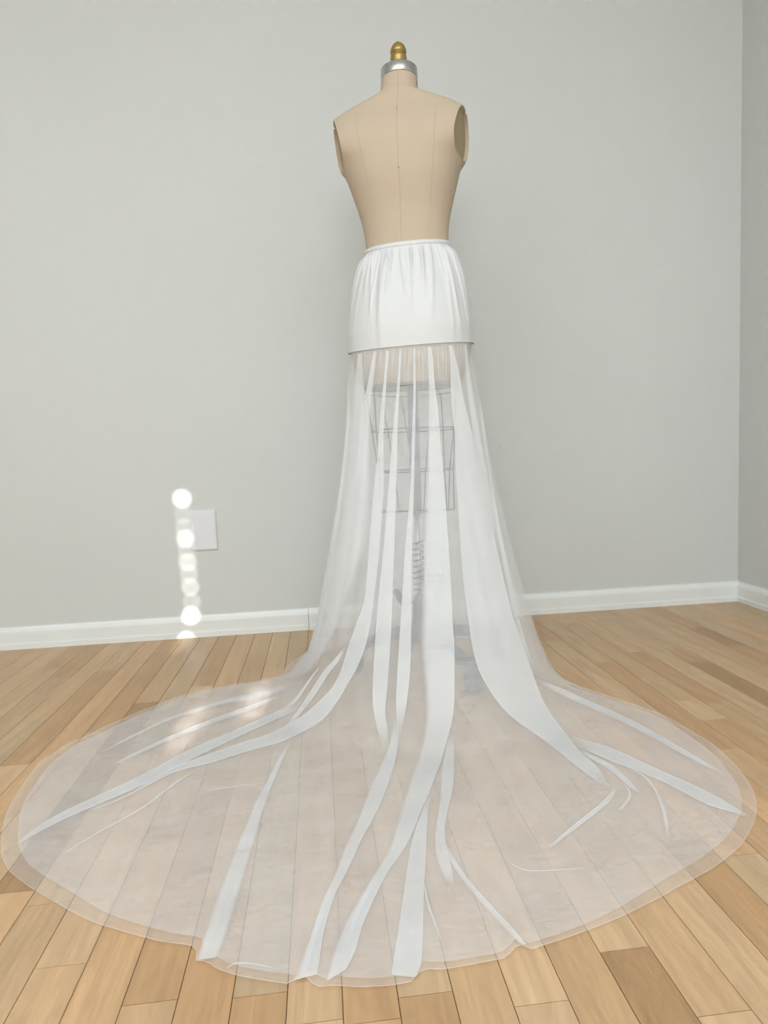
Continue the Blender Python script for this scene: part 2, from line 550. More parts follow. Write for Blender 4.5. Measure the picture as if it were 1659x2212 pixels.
# ------------------------------------------------------------------ blank wall plate
pc = [at_depth(px, py, ROOM_Y1) for px, py in ((409, 1102), (466, 1100), (415.5, 1190), (472.5, 1188))]
pxc = sum(p.x for p in pc) / 4; pzc = sum(p.z for p in pc) / 4
pw, ph = .0408, .0652
bm = bmesh.new()
prev = None
for (ins, d) in ((0, 0), (0, .0025), (.0035, .0062), (.0050, .0066)):
    ring = []
    w_, h_ = pw - ins, ph - ins
    rad = .003
    for cxs, czs, a0 in ((1, 1, 0), (-1, 1, 90), (-1, -1, 180), (1, -1, 270)):
        for k in range(4):
            a = math.radians(a0 + k * 30)
            ring.append(bm.verts.new((pxc + cxs * (w_ - rad) + rad * math.cos(a), ROOM_Y1 - .0001 - d, pzc + czs * (h_ - rad) + rad * math.sin(a))))
    if prev:
        for k in range(len(ring)):
            bm.faces.new((prev[k], prev[(k + 1) % len(ring)], ring[(k + 1) % len(ring)], ring[k]))
    prev = ring
bm.faces.new(prev)
bmesh.ops.recalc_face_normals(bm, faces=bm.faces[:])
wp = mesh_obj('wall_plate', bm, M_plate)
tag(wp, 'blank white cover plate low on the pale grey wall', 'wall plate')

# ------------------------------------------------------------------ dress form
AX, AY = 0.242, 1.60
FORM_RZ = math.radians(-14)
form = empty('dress_form', (AX, AY, 0), FORM_RZ)
tag(form, 'beige linen dress form with gold finial on a grey caster stand', 'dress form')

HW = [(.728, .118), (.735, .1225), (.76, .135), (.79, .145), (.822, .1490), (.86, .1490), (.90, .1440), (.97, .1305), (1.03, .112), (1.060, .1015),
      (1.075, .1015), (1.118, .106), (1.16, .1160), (1.225, .135), (1.250, .1430), (1.275, .1600), (1.320, .1740), (1.345, .1730), (1.364, .1650),
      (1.378, .1480), (1.392, .121), (1.405, .087), (1.415, .060), (1.422, .0475), (1.440, .0442), (1.470, .0425)]
HD = [(.728, .095), (.735, .100), (.79, .118), (.86, .120), (.90, .116), (.97, .103), (1.06, .083), (1.118, .088), (1.225, .112), (1.28, .108),
      (1.335, .086), (1.372, .062), (1.397, .054), (1.421, .049), (1.429, .0465), (1.445, .0442), (1.470, .0425)]
YO = [(.728, 0), (.86, -.004), (1.06, .004), (1.20, .012), (1.30, .008), (1.39, .004), (1.47, .0)]
EX = [(.728, 2.3), (1.06, 2.15), (1.23, 2.5), (1.29, 3.3), (1.345, 3.0), (1.39, 2.3), (1.422, 2.0), (1.47, 2.0)]
SH = [(1.06, 0), (1.25, -.006), (1.30, -.009), (1.36, -.010), (1.41, -.006), (1.47, -.004)]
def arm_plane(z):
    return .1475 + (z - 1.258) * .125
def torso_raw(x, y, z, depth=0.0):
    """Flatten the sides into armholes; returns the point and how far it was cut."""
    cutd = 0.0
    if 1.235 < z < 1.41:
        lim = arm_plane(z) + .22 * y
        cutd = abs(x) - lim
        if cutd > 0:
            x = math.copysign(lim - depth, x)
    return Vector((x + interp(SH, z), y + interp(YO, z), z)), cutd
def torso_pt(th, z, want_cut=False, depth=0.0):
    a, d, e = interp(HW, z), interp(HD, z), interp(EX, z)
    c, s = math.cos(th), math.sin(th)
    p, cutd = torso_raw(a * math.copysign(abs(c) ** (2 / e), c), d * math.copysign(abs(s) ** (2 / e), s), z, depth)
    return (p, cutd) if want_cut else p
def arm_edge(z, sgn_y):
    """Angle (right side) at which the armhole cut ends; None where there is no cut."""
    if torso_pt(0.0, z, True)[1] <= 0:
        return None
    lo, hi = 0.0, sgn_y * math.pi / 2
    for _ in range(30):
        m = (lo + hi) / 2
        if torso_pt(m, z, True)[1] > 0:
            lo = m
        else:
            hi = m
    return hi
def back_pt(x, z):
    a, d, e = interp(HW, z), interp(HD, z), interp(EX, z)
    y = -d * max(0.0, 1 - abs(x / a) ** e) ** (1 / e)
    return torso_raw(x, y, z)[0]
bm = bmesh.new()
NZ, NA, NC = 260, 36, 92
zs = [.728 + (1.462 - .728) * i / NZ for i in range(NZ + 1)]
ring_info = []
rings = []
for z in zs:
    eb, ef = arm_edge(z, -1), arm_edge(z, 1)
    has = eb is not None and ef is not None
    if not has:
        eb, ef = -.45, .45
    ths = [(eb + (ef - eb) * k / NA, has and 0 < k < NA) for k in range(NA)]
    ths += [(ef + (math.pi - 2 * ef) * k / NC, False) for k in range(NC)]
    ths += [(math.pi - ef + (ef - eb) * k / NA, has and 0 < k < NA) for k in range(NA)]
    ths += [(math.pi - eb + (math.pi + 2 * eb) * k / NC, False) for k in range(NC)]
    ring_info.append((has, ths))
    rings.append([bm.verts.new(torso_pt(th, z, depth=.009 if inside else 0.0)) for th, inside in ths])
NS = len(rings[0])
for a_, b_ in zip(rings, rings[1:]):
    for k in range(NS):
        bm.faces.new((a_[k], a_[(k + 1) % NS], b_[(k + 1) % NS], b_[k]))
bm.faces.new(rings[0][::-1]); bm.faces.new(rings[-1])
torso = mesh_obj('torso', bm, M_linen, form, smooth=True)
torso.data.set_sharp_from_angle(angle=math.radians(40))

# arm plates sunk into the armholes
for sgn, k0 in ((1, 0), (-1, NA + NC)):
    bm = bmesh.new()
    prev = None
    for i, z in enumerate(zs):
        has, ths = ring_info[i]
        row_ = None
        if has:
            row_ = [bm.verts.new(torso_pt(ths[k0 + k][0], z, depth=.0082) + Vector((0, 0, 0))) for k in range(1, NA)]
        if row_ and prev:
            for k in range(len(row_) - 1):
                bm.faces.new((prev[k], prev[k + 1], row_[k + 1], row_[k]))
        prev = row_
    o = mesh_obj('arm_plate', bm, M_armplate, form, smooth=True)
    o['label'] = 'olive brown armhole plate'

# sewn seams down the back
def seam(tab):
    bm = bmesh.new()
    n = 60
    z0_, z1_ = tab[0][0], tab[-1][0]
    pts = []
    for i in range(n + 1):
        z = z0_ + (z1_ - z0_) * i / n
        pts.append(back_pt(interp(tab, z), z))
    add_tube(bm, pts, .0004, 6)
    mesh_obj('seam', bm, M_seam, form)
CB = [(1.045, -.007), (1.2, .001), (1.32, .004), (1.40, .003), (1.454, .001)]
seam(CB)
seam([(1.045, .054), (1.15, .068), (1.27, .086), (1.372, .099)])
seam([(1.045, -.060), (1.15, -.070), (1.27, -.084), (1.360, -.094)])
bm = bmesh.new()
add_tube(bm, [torso_pt(2 * math.pi * k / 48, 1.4165) for k in range(48)], .0003, 6, closed=True)
mesh_obj('seam', bm, M_seam, form)
for z, r_ in ((1.357, .0013), (1.212, .0014), (1.420, .0010), (1.105, .0007)):
    p = back_pt(interp(CB, z), z)
    bm = bmesh.new()
    bmesh.ops.create_uvsphere(bm, u_segments=8, v_segments=6, radius=r_)
    bmesh.ops.translate(bm, vec=p, verts=bm.verts)
    mesh_obj('pin', bm, M_pin, form)
# printed size mark at the side of the neck
p = torso_pt(math.radians(-14), 1.436)
bm = bmesh.new()
for (cz, rr) in ((.0030, .0026), (-.0026, .0032)):
    ring = []
    for k in range(16):
        a = 2 * math.pi * k / 16
        row_ = []
        for q in (1.0, .5):
            th = math.radians(-14) + (q * rr * .8 * math.cos(a)) / .0445
            row_.append(bm.verts.new(torso_pt(th, 1.436 + cz + q * rr * math.sin(a)) * Vector((1.008, 1.008, 1)).x if False else
                        Vector((torso_pt(th, 1.436).x * 1.012, torso_pt(th, 1.436).y * 1.012, 1.436 + cz + q * rr * math.sin(a)))))
        ring.append(row_)
    for k in range(16):
        j = (k + 1) % 16
        bm.faces.new((ring[k][0], ring[j][0], ring[j][1], ring[k][1]))
mesh_obj('size_mark', bm, M_ink, form)

# metal neck cap and gold finial
bm = bmesh.new()
CAPX = -.0042
add_lathe(bm, [(.0435, 1.453), (.0440, 1.4555), (.0440, 1.4745), (.0425, 1.4762), (.012, 1.4765)], 64, (CAPX, 0))
cap = mesh_obj('neck_cap', bm, M_chrome, form, smooth=False)
for p in cap.data.polygons:
    p.use_smooth = abs(p.normal.z) < .5
cap['label'] = 'brushed steel neck cap'
bm = bmesh.new()
add_lathe(bm, [(.0130, 1.4765), (.0150, 1.479), (.0150, 1.4815), (.0138, 1.4835), (.0150, 1.4865), (.0180, 1.4915), (.0196, 1.4985), (.0196, 1.5035), (.0186, 1.5070),
               (.0160, 1.5098), (.0160, 1.5112), (.0186, 1.5125), (.0194, 1.5150), (.0190, 1.5200), (.0170, 1.5260), (.0135, 1.5315), (.0085, 1.5362), (.0030, 1.5388), (.0003, 1.5392)], 40, (CAPX, 0))
fin = mesh_obj('finial', bm, M_gold, form, smooth=True)
fin['label'] = 'gold acorn finial'

# dark rim under the torso
bm = bmesh.new()
add_tube(bm, [torso_pt(2 * math.pi * k / 64, .7285) - Vector((0, 0, .001)) for k in range(64)], .0020, 8, closed=True)
mesh_obj('bottom_rim', bm, M_iron, form, smooth=True)
# wire cage
CAGE = [(.7165, .1165), (.6205, .1075), (.5185, .0980), (.4165, .0955)]
for z, r in CAGE[:3]:
    bm = bmesh.new()
    add_tube(bm, [(r * math.cos(2 * math.pi * k / 64), r * 1.25 * math.sin(2 * math.pi * k / 64), z) for k in range(64)], .0015, 6, closed=True)
    mesh_obj('cage_ring', bm, M_wire, form, smooth=True)
for deg in (-8, 32, 62, 118, 148, 188, 232, 308):
    a = math.radians(deg)
    bm = bmesh.new()
    pts = [(r * math.cos(a - .10 * i), r * 1.25 * math.sin(a - .10 * i), z) for i, (z, r) in enumerate([(.730, .117)] + CAGE)]
    pts[-1] = (pts[-1][0], pts[-1][1] * .75, CAGE[-1][0])
    add_tube(bm, pts, .0014, 6)
    mesh_obj('cage_wire', bm, M_wire, form, smooth=True)
for a in (0.12, 0.12 + math.pi / 2):
    bm = bmesh.new()
    add_box(bm, -.0955, .0955, -.006, .006, .4145, .4185)
    bmesh.ops.rotate(bm, cent=(0, 0, 0), matrix=Matrix.Rotation(a, 3, 'Z'), verts=bm.verts)
    mesh_obj('cage_bar', bm, M_wire, form)
# square upper pole, inner rod, spring
bm = bmesh.new(); add_box(bm, -.0125, .0125, -.0125, .0125, .4185, .732)
bmesh.ops.bevel(bm, geom=bm.edges[:], offset=.003, segments=2, affect='EDGES')
mesh_obj('upper_pole', bm, M_pole, form)
bm = bmesh.new(); add_lathe(bm, [(.006, .10), (.006, .43)], 20)
mesh_obj('rod', bm, M_chrome, form, smooth=True)
bm = bmesh.new(); add_lathe(bm, [(.010, .405), (.013, .409), (.013, .436), (.010, .44)], 20)
mesh_obj('collar', bm, M_iron, form, smooth=True)
bm = bmesh.new()
pts = []
turns, zb, zt = 9, .205, .340
for i in range(turns * 16 + 1):
    a = 2 * math.pi * i / 16
    pts.append((.0135 * math.cos(a), .0135 * math.sin(a), zb + (zt - zb) * i / (turns * 16)))
add_tube(bm, pts, .0021, 6)
mesh_obj('spring', bm, M_wire, form, smooth=True)
# hub, pedal
bm = bmesh.new()
add_lathe(bm, [(.034, .092), (.034, .110), (.024, .120), (.0185, .128), (.0185, .186), (.016, .196), (.011, .200), (.007, .2005)], 32)
mesh_obj('hub', bm, M_iron, form, smooth=True)
pedal = mesh_obj('pedal', (lambda b_: (add_tube(b_, [(-.012, .01, .178), (-.050, .006, .180)], .0042, 10), b_)[1])(bmesh.new()), M_iron, form, smooth=True)
bm = bmesh.new()
v = add_box(bm, -.007, .007, -.011, .011, -.024, .024)
bmesh.ops.bevel(bm, geom=bm.edges[:], offset=.003, segments=2, affect='EDGES')
bmesh.ops.rotate(bm, cent=(0, 0, 0), matrix=Matrix.Rotation(math.radians(-30), 3, 'Y'), verts=bm.verts)
bmesh.ops.translate(bm, vec=(-.053, .004, .193), verts=bm.verts)
mesh_obj('paddle', bm, M_iron, pedal)
# four cast legs with casters
inv = Matrix.Rotation(-FORM_RZ, 3, 'Z')
for wx, wy in ((.335, 1.432), (.068, 1.632), (.262, 1.835), (.452, 1.66)):
    dv = inv @ Vector((wx - AX, wy - AY, 0))
    L = dv.length
    u = dv / L
    sd = Vector((-u.y, u.x, 0))
    bm = bmesh.new()
    prof = [(.012, .122, .090, .016), (.05, .120, .088, .014), (.45 * L, .110, .080, .012), (.68 * L, .098, .070, .011), (.86 * L, .080, .058, .011), (L + .012, .074, .058, .010)]
    prev = None
    for (d, ztop, zbot, hw_) in prof:
        c = u * d
        ring = [bm.verts.new(c + sd * s_ * hw_ * k_ + Vector((0, 0, z_))) for s_, z_, k_ in ((-1, zbot, 1), (1, zbot, 1), (1, ztop - .006, 1), (.6, ztop, 1), (-.6, ztop, 1), (-1, ztop - .006, 1))]
        if prev:
            for k in range(6):
                bm.faces.new((prev[k], prev[(k + 1) % 6], ring[(k + 1) % 6], ring[k]))
        else:
            bm.faces.new(ring[::-1])
        prev = ring
    bm.faces.new(prev)
    bmesh.ops.recalc_face_normals(bm, faces=bm.faces[:])
    leg = mesh_obj('leg', bm, M_iron, form)
    # caster: stem with fork, and wheel
    bm = bmesh.new()
    c = u * L
    add_lathe(bm, [(.006, .048), (.006, .060)], 12, (c.x, c.y))
    f_ = bmesh.ops.create_uvsphere(bm, u_segments=16, v_segments=10, radius=.0225)
    bmesh.ops.scale(bm, vec=(1, .95, .75), verts=f_['verts'])
    bmesh.ops.translate(bm, vec=c + Vector((0, 0, .034)), verts=f_['verts'])
    mesh_obj('caster_housing', bm, M_iron, leg, smooth=True)
    for s_ in (-1, 1):
        bm = bmesh.new()
        prof2 = [(.004, -.006), (.016, -.006), (.0205, -.004), (.0205, .004), (.016, .006), (.004, .006)]
        add_lathe(bm, prof2, 24)
        ax_ = (u * .55 + sd * .85).normalized()
        rotm = Vector((0, 0, 1)).rotation_difference(ax_).to_matrix()
        bmesh.ops.rotate(bm, cent=(0, 0, 0), matrix=rotm, verts=bm.verts)
        bmesh.ops.translate(bm, vec=c + ax_ * (s_ * .0125) + Vector((0, 0, .0206)), verts=bm.verts)
        mesh_obj('caster_wheel', bm, M_rubber, leg, smooth=False)

# ------------------------------------------------------------------ skirt
skirt = empty('skirt', (0, 0, 0))
tag(skirt, 'white floor-length skirt of sheer tulle with satin hip panel and long round train', 'skirt')
RZ = Matrix.Rotation(FORM_RZ, 3, 'Z')
def body_ring(z, th, off):
    a, d, e = interp(HW, z), interp(HD, z), interp(EX, z)
    c, s = math.cos(th), math.sin(th)
    p = Vector((a * math.copysign(abs(c) ** (2 / e), c), d * math.copysign(abs(s) ** (2 / e), s) + interp(YO, z), 0))
    n = Vector((c / a, s / d, 0)).normalized()
    p = RZ @ (p + n * off)
    return Vector((AX + p.x, AY + p.y, z))

def tilt(p, t):
    # the band dips at the back and the panel hem hangs lower on one side
    dx, dy = p.x - AX, p.y - AY
    p.z += (1 - t) * (.13 * dy + .065 * dx) + t * (-.001 + .047 * dx + .085 * dy)
    return p

# waistband: narrow elastic roll
WB_T, WB_B, PAN_B = 1.0655, 1.0555, .8205
bm = bmesh.new()
rings = []
NB = 160
for (z, off) in ((WB_B, .0018), (WB_B + .0005, .0040), (WB_B + .003, .0046), (WB_T - .002, .0044), (WB_T, .0034), (WB_T + .0002, .0010)):
    rings.append([bm.verts.new(tilt(body_ring(z, 2 * math.pi * k / NB, off + .0004 * math.sin(k * 2.1) + .0003 * math.sin(k * 3.7)), 0)) for k in range(NB)])
for a_, b_ in zip(rings, rings[1:]):
    for k in range(NB):
        bm.faces.new((a_[k], a_[(k + 1) % NB], b_[(k + 1) % NB], b_[k]))
mesh_obj('waistband', bm, M_satin, skirt, smooth=True)

# satin hip panel, gathered under the band
rnd = random.Random(3)
gather = [(rnd.uniform(0, 2 * math.pi), rnd.uniform(.03, .085), rnd.uniform(.0028, .0075), rnd.uniform(.03, .15), rnd.uniform(-.25, .25)) for _ in range(72)]
bm = bmesh.new()
NP, NR = 480, 70
rings = []
for i in range(NR + 1):
    t = i / NR
    z = WB_B + .001 + (PAN_B - WB_B - .001) * t
    row_ = []
    for k in range(NP):
        th = 2 * math.pi * k / NP
        off = .0032 + .0035 * min(1, t * 6) * (1 - .3 * t)
        for (g0, w, amp, ln, sk) in gather:
            d = (th - g0 - sk * t + math.pi) % (2 * math.pi) - math.pi
            if abs(d) < 3 * w:
                dz = (WB_B - z) / ln
                off += amp * math.exp(-(d / w * 1.8) ** 2) * min(1, t * 14) * math.exp(-dz * dz * .8)
        row_.append(bm.verts.new(tilt(body_ring(z, th, off), t)))
    rings.append(row_)
for a_, b_ in zip(rings, rings[1:]):
    for k in range(NP):
        bm.faces.new((a_[k], b_[k], b_[(k + 1) % NP], a_[(k + 1) % NP]))
mesh_obj('hip_panel', bm, M_satin, skirt, smooth=True)
bm = bmesh.new()
add_tube(bm, [tilt(body_ring(PAN_B, 2 * math.pi * k / 160, .0060), 1) + Vector((0, 0, .0010)) for k in range(160)], .0010, 6, closed=True)
mesh_obj('panel_hem', bm, M_satin, skirt, smooth=True)

# --- tulle: outline of the train on the floor
OUT_PX = [(607, 1462), (560, 1472), (500, 1481), (420, 1497), (320, 1531), (250, 1560), (195, 1588), (140, 1613), (85, 1652), (40, 1713), (14, 1760), (4, 1810), (3, 1848), (20, 1885),
          (60, 1917), (120, 1950), (200, 1992), (270, 2016), (340, 2036), (410, 2045), (424, 2050), (424, 2078), (448, 2080), (470, 2098), (520, 2115), (575, 2124), (630, 2131), (645, 2117), (660, 2113),
          (675, 2128), (695, 2137), (715, 2130), (780, 2134), (850, 2130), (900, 2120), (908, 2094), (960, 2096), (1040, 2084), (1095, 2074), (1110, 2056), (1120, 2042), (1145, 2057), (1180, 2045), (1290, 2003), (1390, 1957), (1470, 1917),
          (1540, 1880), (1600, 1828), (1632, 1770), (1634, 1735), (1622, 1700), (1590, 1655), (1530, 1602), (1450, 1555), (1370, 1524), (1290, 1497), (1215, 1470), (1180, 1452), (1165, 1438)]
pol = []
for px, py in OUT_PX:
    p = at_floor(px, py, .004)
    th = math.atan2(p.y - AY, p.x - AX)
    if th > math.radians(60):
        th -= 2 * math.pi
    pol.append((th, math.hypot(p.x - AX, p.y - AY)))
pol.sort()
TH0, TH1 = pol[0][0], pol[-1][0]
def hem_r(th):
    while th > math.radians(60):
        th -= 2 * math.pi
    while th < math.radians(60) - 2 * math.pi:
        th += 2 * math.pi
    if TH0 <= th <= TH1:
        for i in range(len(pol) - 1):
            if pol[i][0] <= th <= pol[i + 1][0]:
                t = (th - pol[i][0]) / max(1e-9, pol[i + 1][0] - pol[i][0])
                return pol[i][1] + (pol[i + 1][1] - pol[i][1]) * t
    # far side: carry on round behind the form
    if th > TH1:
        t = (th - TH1) / (TH0 + 2 * math.pi - TH1)
    else:
        t = (th + 2 * math.pi - TH1) / (TH0 + 2 * math.pi - TH1)
    return pol[-1][1] + (pol[0][1] - pol[-1][1]) * t + .02 * math.sin(math.pi * t)
DR = [(0.0, .230), (.006, .212), (.02, .178), (.04, .153), (.08, .134), (.133, .117), (.22, .097), (.30, .080), (.42, .058), (.54, .037), (.66, .021), (.76, .009), (.822, 0.0)]
top_tab = []
for k in range(361):
    p = body_ring(.822, 2 * math.pi * (k - 180) / 360, .0050)
    top_tab.append((math.atan2(p.y - AY, p.x - AX), math.hypot(p.x - AX, p.y - AY)))
top_tab.sort()
def top_r(th):
    th = (th + math.pi) % (2 * math.pi) - math.pi
    lo, hi = 0, len(top_tab) - 1
    if th <= top_tab[0][0] or th >= top_tab[-1][0]:
        return top_tab[0][1]
    while hi - lo > 1:
        m = (lo + hi) // 2
        if top_tab[m][0] <= th:
            lo = m
        else:
            hi = m
    t = (th - top_tab[lo][0]) / max(1e-9, top_tab[hi][0] - top_tab[lo][0])
    return top_tab[lo][1] * (1 - t) + top_tab[hi][1] * t
def sheet_pt(th, v, inset, hem_cut):
    """v in 0..1: hip to floor; 1..2: along the floor to the hem."""
    c, s = math.cos(th), math.sin(th)
    front = max(0.0, -s)
    k = 1.0 + .55 * front ** 1.3 - .12 * max(0.0, s)
    r_top = top_r(th)
    rip = math.sin(th * 31 + 1.3) * .6 + math.sin(th * 17 + .4) * .7 + math.sin(th * 47 + 2.0) * .35
    H = hem_r(th) - hem_cut
    rc = min(r_top + .230 * k, H - .02)
    kk = (rc - r_top) / .230
    if v <= 1.0:
        z = .822 * (1 - v) ** 1.15 if v < 1 else 0.0
        r = r_top + interp(DR, z) * kk
        amp = .0016 * min(1, v * 5) * (1 if z > .15 else z / .15)
        r += rip * amp
        zz = z + (-.001 + .047 * r_top * c + .085 * r_top * s) * (z / .822) ** 2
    else:
        w = v - 1.0
        r = rc + (H - rc) * w
        zz = 0.0
        zz += .0016 * (1 + math.sin(r * 47 + th * 9) * math.sin(th * 23 + r * 11))
    return Vector((AX + (r - inset) * c, AY + (r - inset) * s, zz + .0045 - inset * .5 + (.0030 if v < .001 else 0)))
def sheet(name, nth, nv, nf, inset, hem_cut):
    bm = bmesh.new()
    ths = []
    # finer columns on the camera side
    for k in range(nth):
        ths.append(2 * math.pi * k / nth)
    rows = []
    vs_ = [i / nv for i in range(nv + 1)] + [1 + (i + 1) / nf for i in range(nf)]
    for v in vs_:
        rows.append([bm.verts.new(sheet_pt(th, v, inset, hem_cut(th))) for th in ths])
    for a_, b_ in zip(rows, rows[1:]):
        for k in range(nth):
            bm.faces.new((a_[k], b_[k], b_[(k + 1) % nth], a_[(k + 1) % nth]))
    return bm
bmo = sheet('outer', 720, 70, 34, 0.0, lambda th: 0.0)
bvh = BVHTree.FromBMesh(bmo)
DENS = bmo.verts.layers.float.new('dens')
for v_ in bmo.verts:
    v_[DENS] = 1.0
def sstep(x):
    x = max(0.0, min(1.0, x))
    return x * x * (3 - 2 * x)

def cat(pts, n_per):
    """Catmull-Rom through rows of numbers."""
    out = []
    n = len(pts)
    for i in range(n - 1):
        p0, p1, p2, p3 = pts[max(0, i - 1)], pts[i], pts[i + 1], pts[min(n - 1, i + 2)]
        m = max(2, int(max(abs(p2[0] - p1[0]) + abs(p2[1] - p1[1]), abs(p2[2] - p1[2]) + abs(p2[3] - p1[3])) / n_per))
        for j in range(m):
            t = j / m
            out.append([.5 * ((2 * b) + (-a + c) * t + (2 * a - 5 * b + 4 * c - d) * t * t + (-a + 3 * b - 3 * c + d) * t ** 3) for a, b, c, d in zip(p0, p1, p2, p3)])
    out.append(list(pts[-1]))
    return out
def hit(px, py, tx, ty):
    for q in range(14):
        f_ = q / 14
        d = ray(px + (tx - px) * f_, py + (ty - py) * f_).normalized()
        loc, nrm, idx, dist = bvh.ray_cast(CAM, d)
        if loc is not None:
            if nrm.dot(d) > 0:
                nrm = -nrm
            return loc, nrm
    return None
def fold(bm, pts, beadL=True, beadR=True, lift=.10, layers=1, hem=False):
    w_px = sorted(math.hypot(p[2] - p[0], p[3] - p[1]) for p in pts)[len(pts) // 2]
    soft = .18 if w_px > 16 else .42
    s_start = pts[0][1] > 770
    rows = []
    for (lx, ly, rx, ry) in cat([tuple(map(float, p)) for p in pts], 9):
        mx, my = (lx + rx) / 2, (ly + ry) / 2
        a, b_ = hit(lx, ly, mx, my), hit(rx, ry, mx, my)
        if a and b_:
            rows.append((a[0], b_[0], (a[1] + b_[1]).normalized()))
    if len(rows) < 3:
        return
    # light smoothing along the fold
    for _ in range(2):
        sm = [rows[0]]
        for i in range(1, len(rows) - 1):
            sm.append(tuple((rows[i - 1][j] + rows[i][j] * 2 + rows[i + 1][j]) / 4 for j in range(3)))
        sm.append(rows[-1])
        rows = sm
    J = 12
    for lay in range(layers):
        ins = .0008 * lay
        prev = None
        n = len(rows)
        for i, (A, B, N) in enumerate(rows):
            w = (B - A).length
            e = min(1, i / 3, (n - 1 - i) / 3)
            h = max(.0012, min(.011, lift * w)) * (.25 + .75 * e)
            loop = []
            for j in range(J + 1):
                s_ = j / J
                q = A.lerp(B, s_ * (1 - 2 * ins) + ins)
                loop.append(bm.verts.new(q + N * (.0015 + (h - ins) * math.sin(math.pi * s_) ** .55)))
            kk_ = len(loop)
            for j in range(J - 1, 0, -2):
                s_ = j / J
                loop.append(bm.verts.new(A.lerp(B, s_) + N * (.0010 + ins * .3)))
            ss_ = [j / J for j in range(J + 1)] + [j / J for j in range(J - 1, 0, -2)]
            nd = max(2.0, min(10.0, n * .18))
            de = (sstep((i + .3) / nd) if s_start else 1.0) * (1.0 if hem else sstep((n - .7 - i) / nd))
            for v_, s_ in zip(loop, ss_):
                d_ = de
                if not beadL:
                    d_ *= sstep(s_ / soft)
                if not beadR:
                    d_ *= sstep((1 - s_) / soft)
                v_[DENS] = d_
            if prev:
                m = len(loop)
                for j in range(m):
                    bm.faces.new((prev[j], prev[(j + 1) % m], loop[(j + 1) % m], loop[j]))
            prev = loop
    for side, flag in ((0, beadL), (1, beadR)):
        if flag:
            rg = add_tube(bm, [r[side] + r[2] * .0016 for r in rows], .0007, 5, cap=False)
            nd = max(2.0, min(10.0, len(rows) * .18))
            for i, ring in enumerate(rg):
                for v_ in ring:
                    v_[DENS] = (sstep((i + .3) / nd) if s_start else 1.0) * (1.0 if hem else sstep((len(rg) - .7 - i) / nd))
def center(pts):
    """(x, y, width) centreline -> edge pairs square to the line."""
    out = []
    for i, (x, y, w) in enumerate(pts):
        x0_, y0_, _ = pts[max(0, i - 1)]
        x1_, y1_, _ = pts[min(len(pts) - 1, i + 1)]
        l = math.hypot(x1_ - x0_, y1_ - y0_)
        nx, ny = -(y1_ - y0_) / l, (x1_ - x0_) / l
        out.append((x + nx * w / 2, y + ny * w / 2, x - nx * w / 2, y - ny * w / 2))
    return out
def rowsY(tab):
    return [(a, y, b_, y) for (y, a, b_) in tab]

bmf = bmo   # the folds are part of the same cloth
b1 = rowsY([(758, 834, 840), (798, 832, 836.5), (843, 827, 833), (889, 822.5, 830.5), (935, 819, 828), (999, 814.5, 828), (1060, 807.5, 828), (1173, 798.5, 820), (1263, 791.7, 811), (1309, 784, 805), (1354, 768, 798.5), (1399, 752, 788), (1444, 738.6, 770), (1478, 723, 750)])
b1 += [(700, 1505, 726, 1518), (655, 1545, 689, 1560), (600, 1577, 612, 1600), (563, 1592, 570, 1612), (512, 1608, 512, 1629), (461, 1626, 462, 1645), (384, 1654, 384, 1665), (330, 1683, 332, 1689), (287, 1709, 288, 1713)]
fold(bmf, b1)
fold(bmf, [(640, 1519, 648, 1527), (615, 1530, 625, 1540), (512, 1576, 512, 1592), (410, 1620, 410, 1641), (287, 1684, 300, 1698), (123, 1761, 132, 1772), (31, 1823, 26, 1830)])
fold(bmf, rowsY([(755.5, 863, 867), (798, 861, 865), (843, 857, 862.6), (889, 853, 860), (935, 849, 858), (999, 844, 857), (1060, 839, 855), (1173, 830, 851.6), (1263, 821, 848), (1354, 813, 845), (1444, 807.5, 839), (1512, 805, 833.5), (1540, 808, 830.6), (1579, 817, 838), (1600, 823, 836), (1622, 829, 832)]))
fold(bmf, rowsY([(752.5, 893, 896.5), (843, 893.5, 897.5), (950, 890, 896), (1060, 886.7, 893.5), (1173, 876.5, 890), (1263, 871, 889), (1354, 865, 888), (1444, 859.5, 885.5), (1512, 856, 878.7), (1555, 858, 871), (1597, 860, 862.5)]))
fold(bmf, [(854.7, 1535, 859, 1545), (847, 1579.5, 860, 1592), (838, 1615.6, 855, 1636), (823, 1649, 843, 1678), (805, 1685, 830, 1715), (793, 1715, 815, 1748), (778, 1757, 797, 1783), (760, 1800, 779, 1815), (744, 1832, 768, 1840), (723, 1888, 748, 1884), (697, 1943, 722, 1934), (672, 2015, 700, 2005), (658, 2055, 692, 2055), (632, 2118, 684, 2105)], beadL=False, hem=True)
fold(bmf, [(690, 1965, 701, 1970), (668, 2030, 680, 2034), (655, 2080, 667, 2086), (645, 2108, 657, 2112)], beadL=False, lift=.2)
fold(bmf, rowsY([(750, 922, 931), (774, 923.7, 935), (830, 925, 938.4), (875.6, 926, 945), (921, 924, 948.6), (1011, 922.6, 956), (1102, 919, 963.3), (1170, 914.7, 967.8), (1240, 912.4, 972.3), (1354, 909, 978), (1402, 909, 981), (1492, 917, 981), (1540, 919, 979), (1585, 915, 969), (1616, 907.4, 960), (1646, 898, 952.6), (1676, 889, 939), (1706, 879, 928.5), (1751, 865, 909), (1796, 853, 891), (1840, 838, 868), (1880, 813, 838.7)])
     + [(788, 1920, 815, 1924), (765, 1958, 797, 1964), (740, 2005, 780, 2005), (719, 2060, 766, 2055), (702, 2122, 745, 2095)], beadL=False, hem=True)
fold(bmf, [(813, 1885, 819, 1888), (780, 1945, 787, 1950), (757, 2000, 764, 2004), (740, 2045, 748, 2048)], lift=.3)
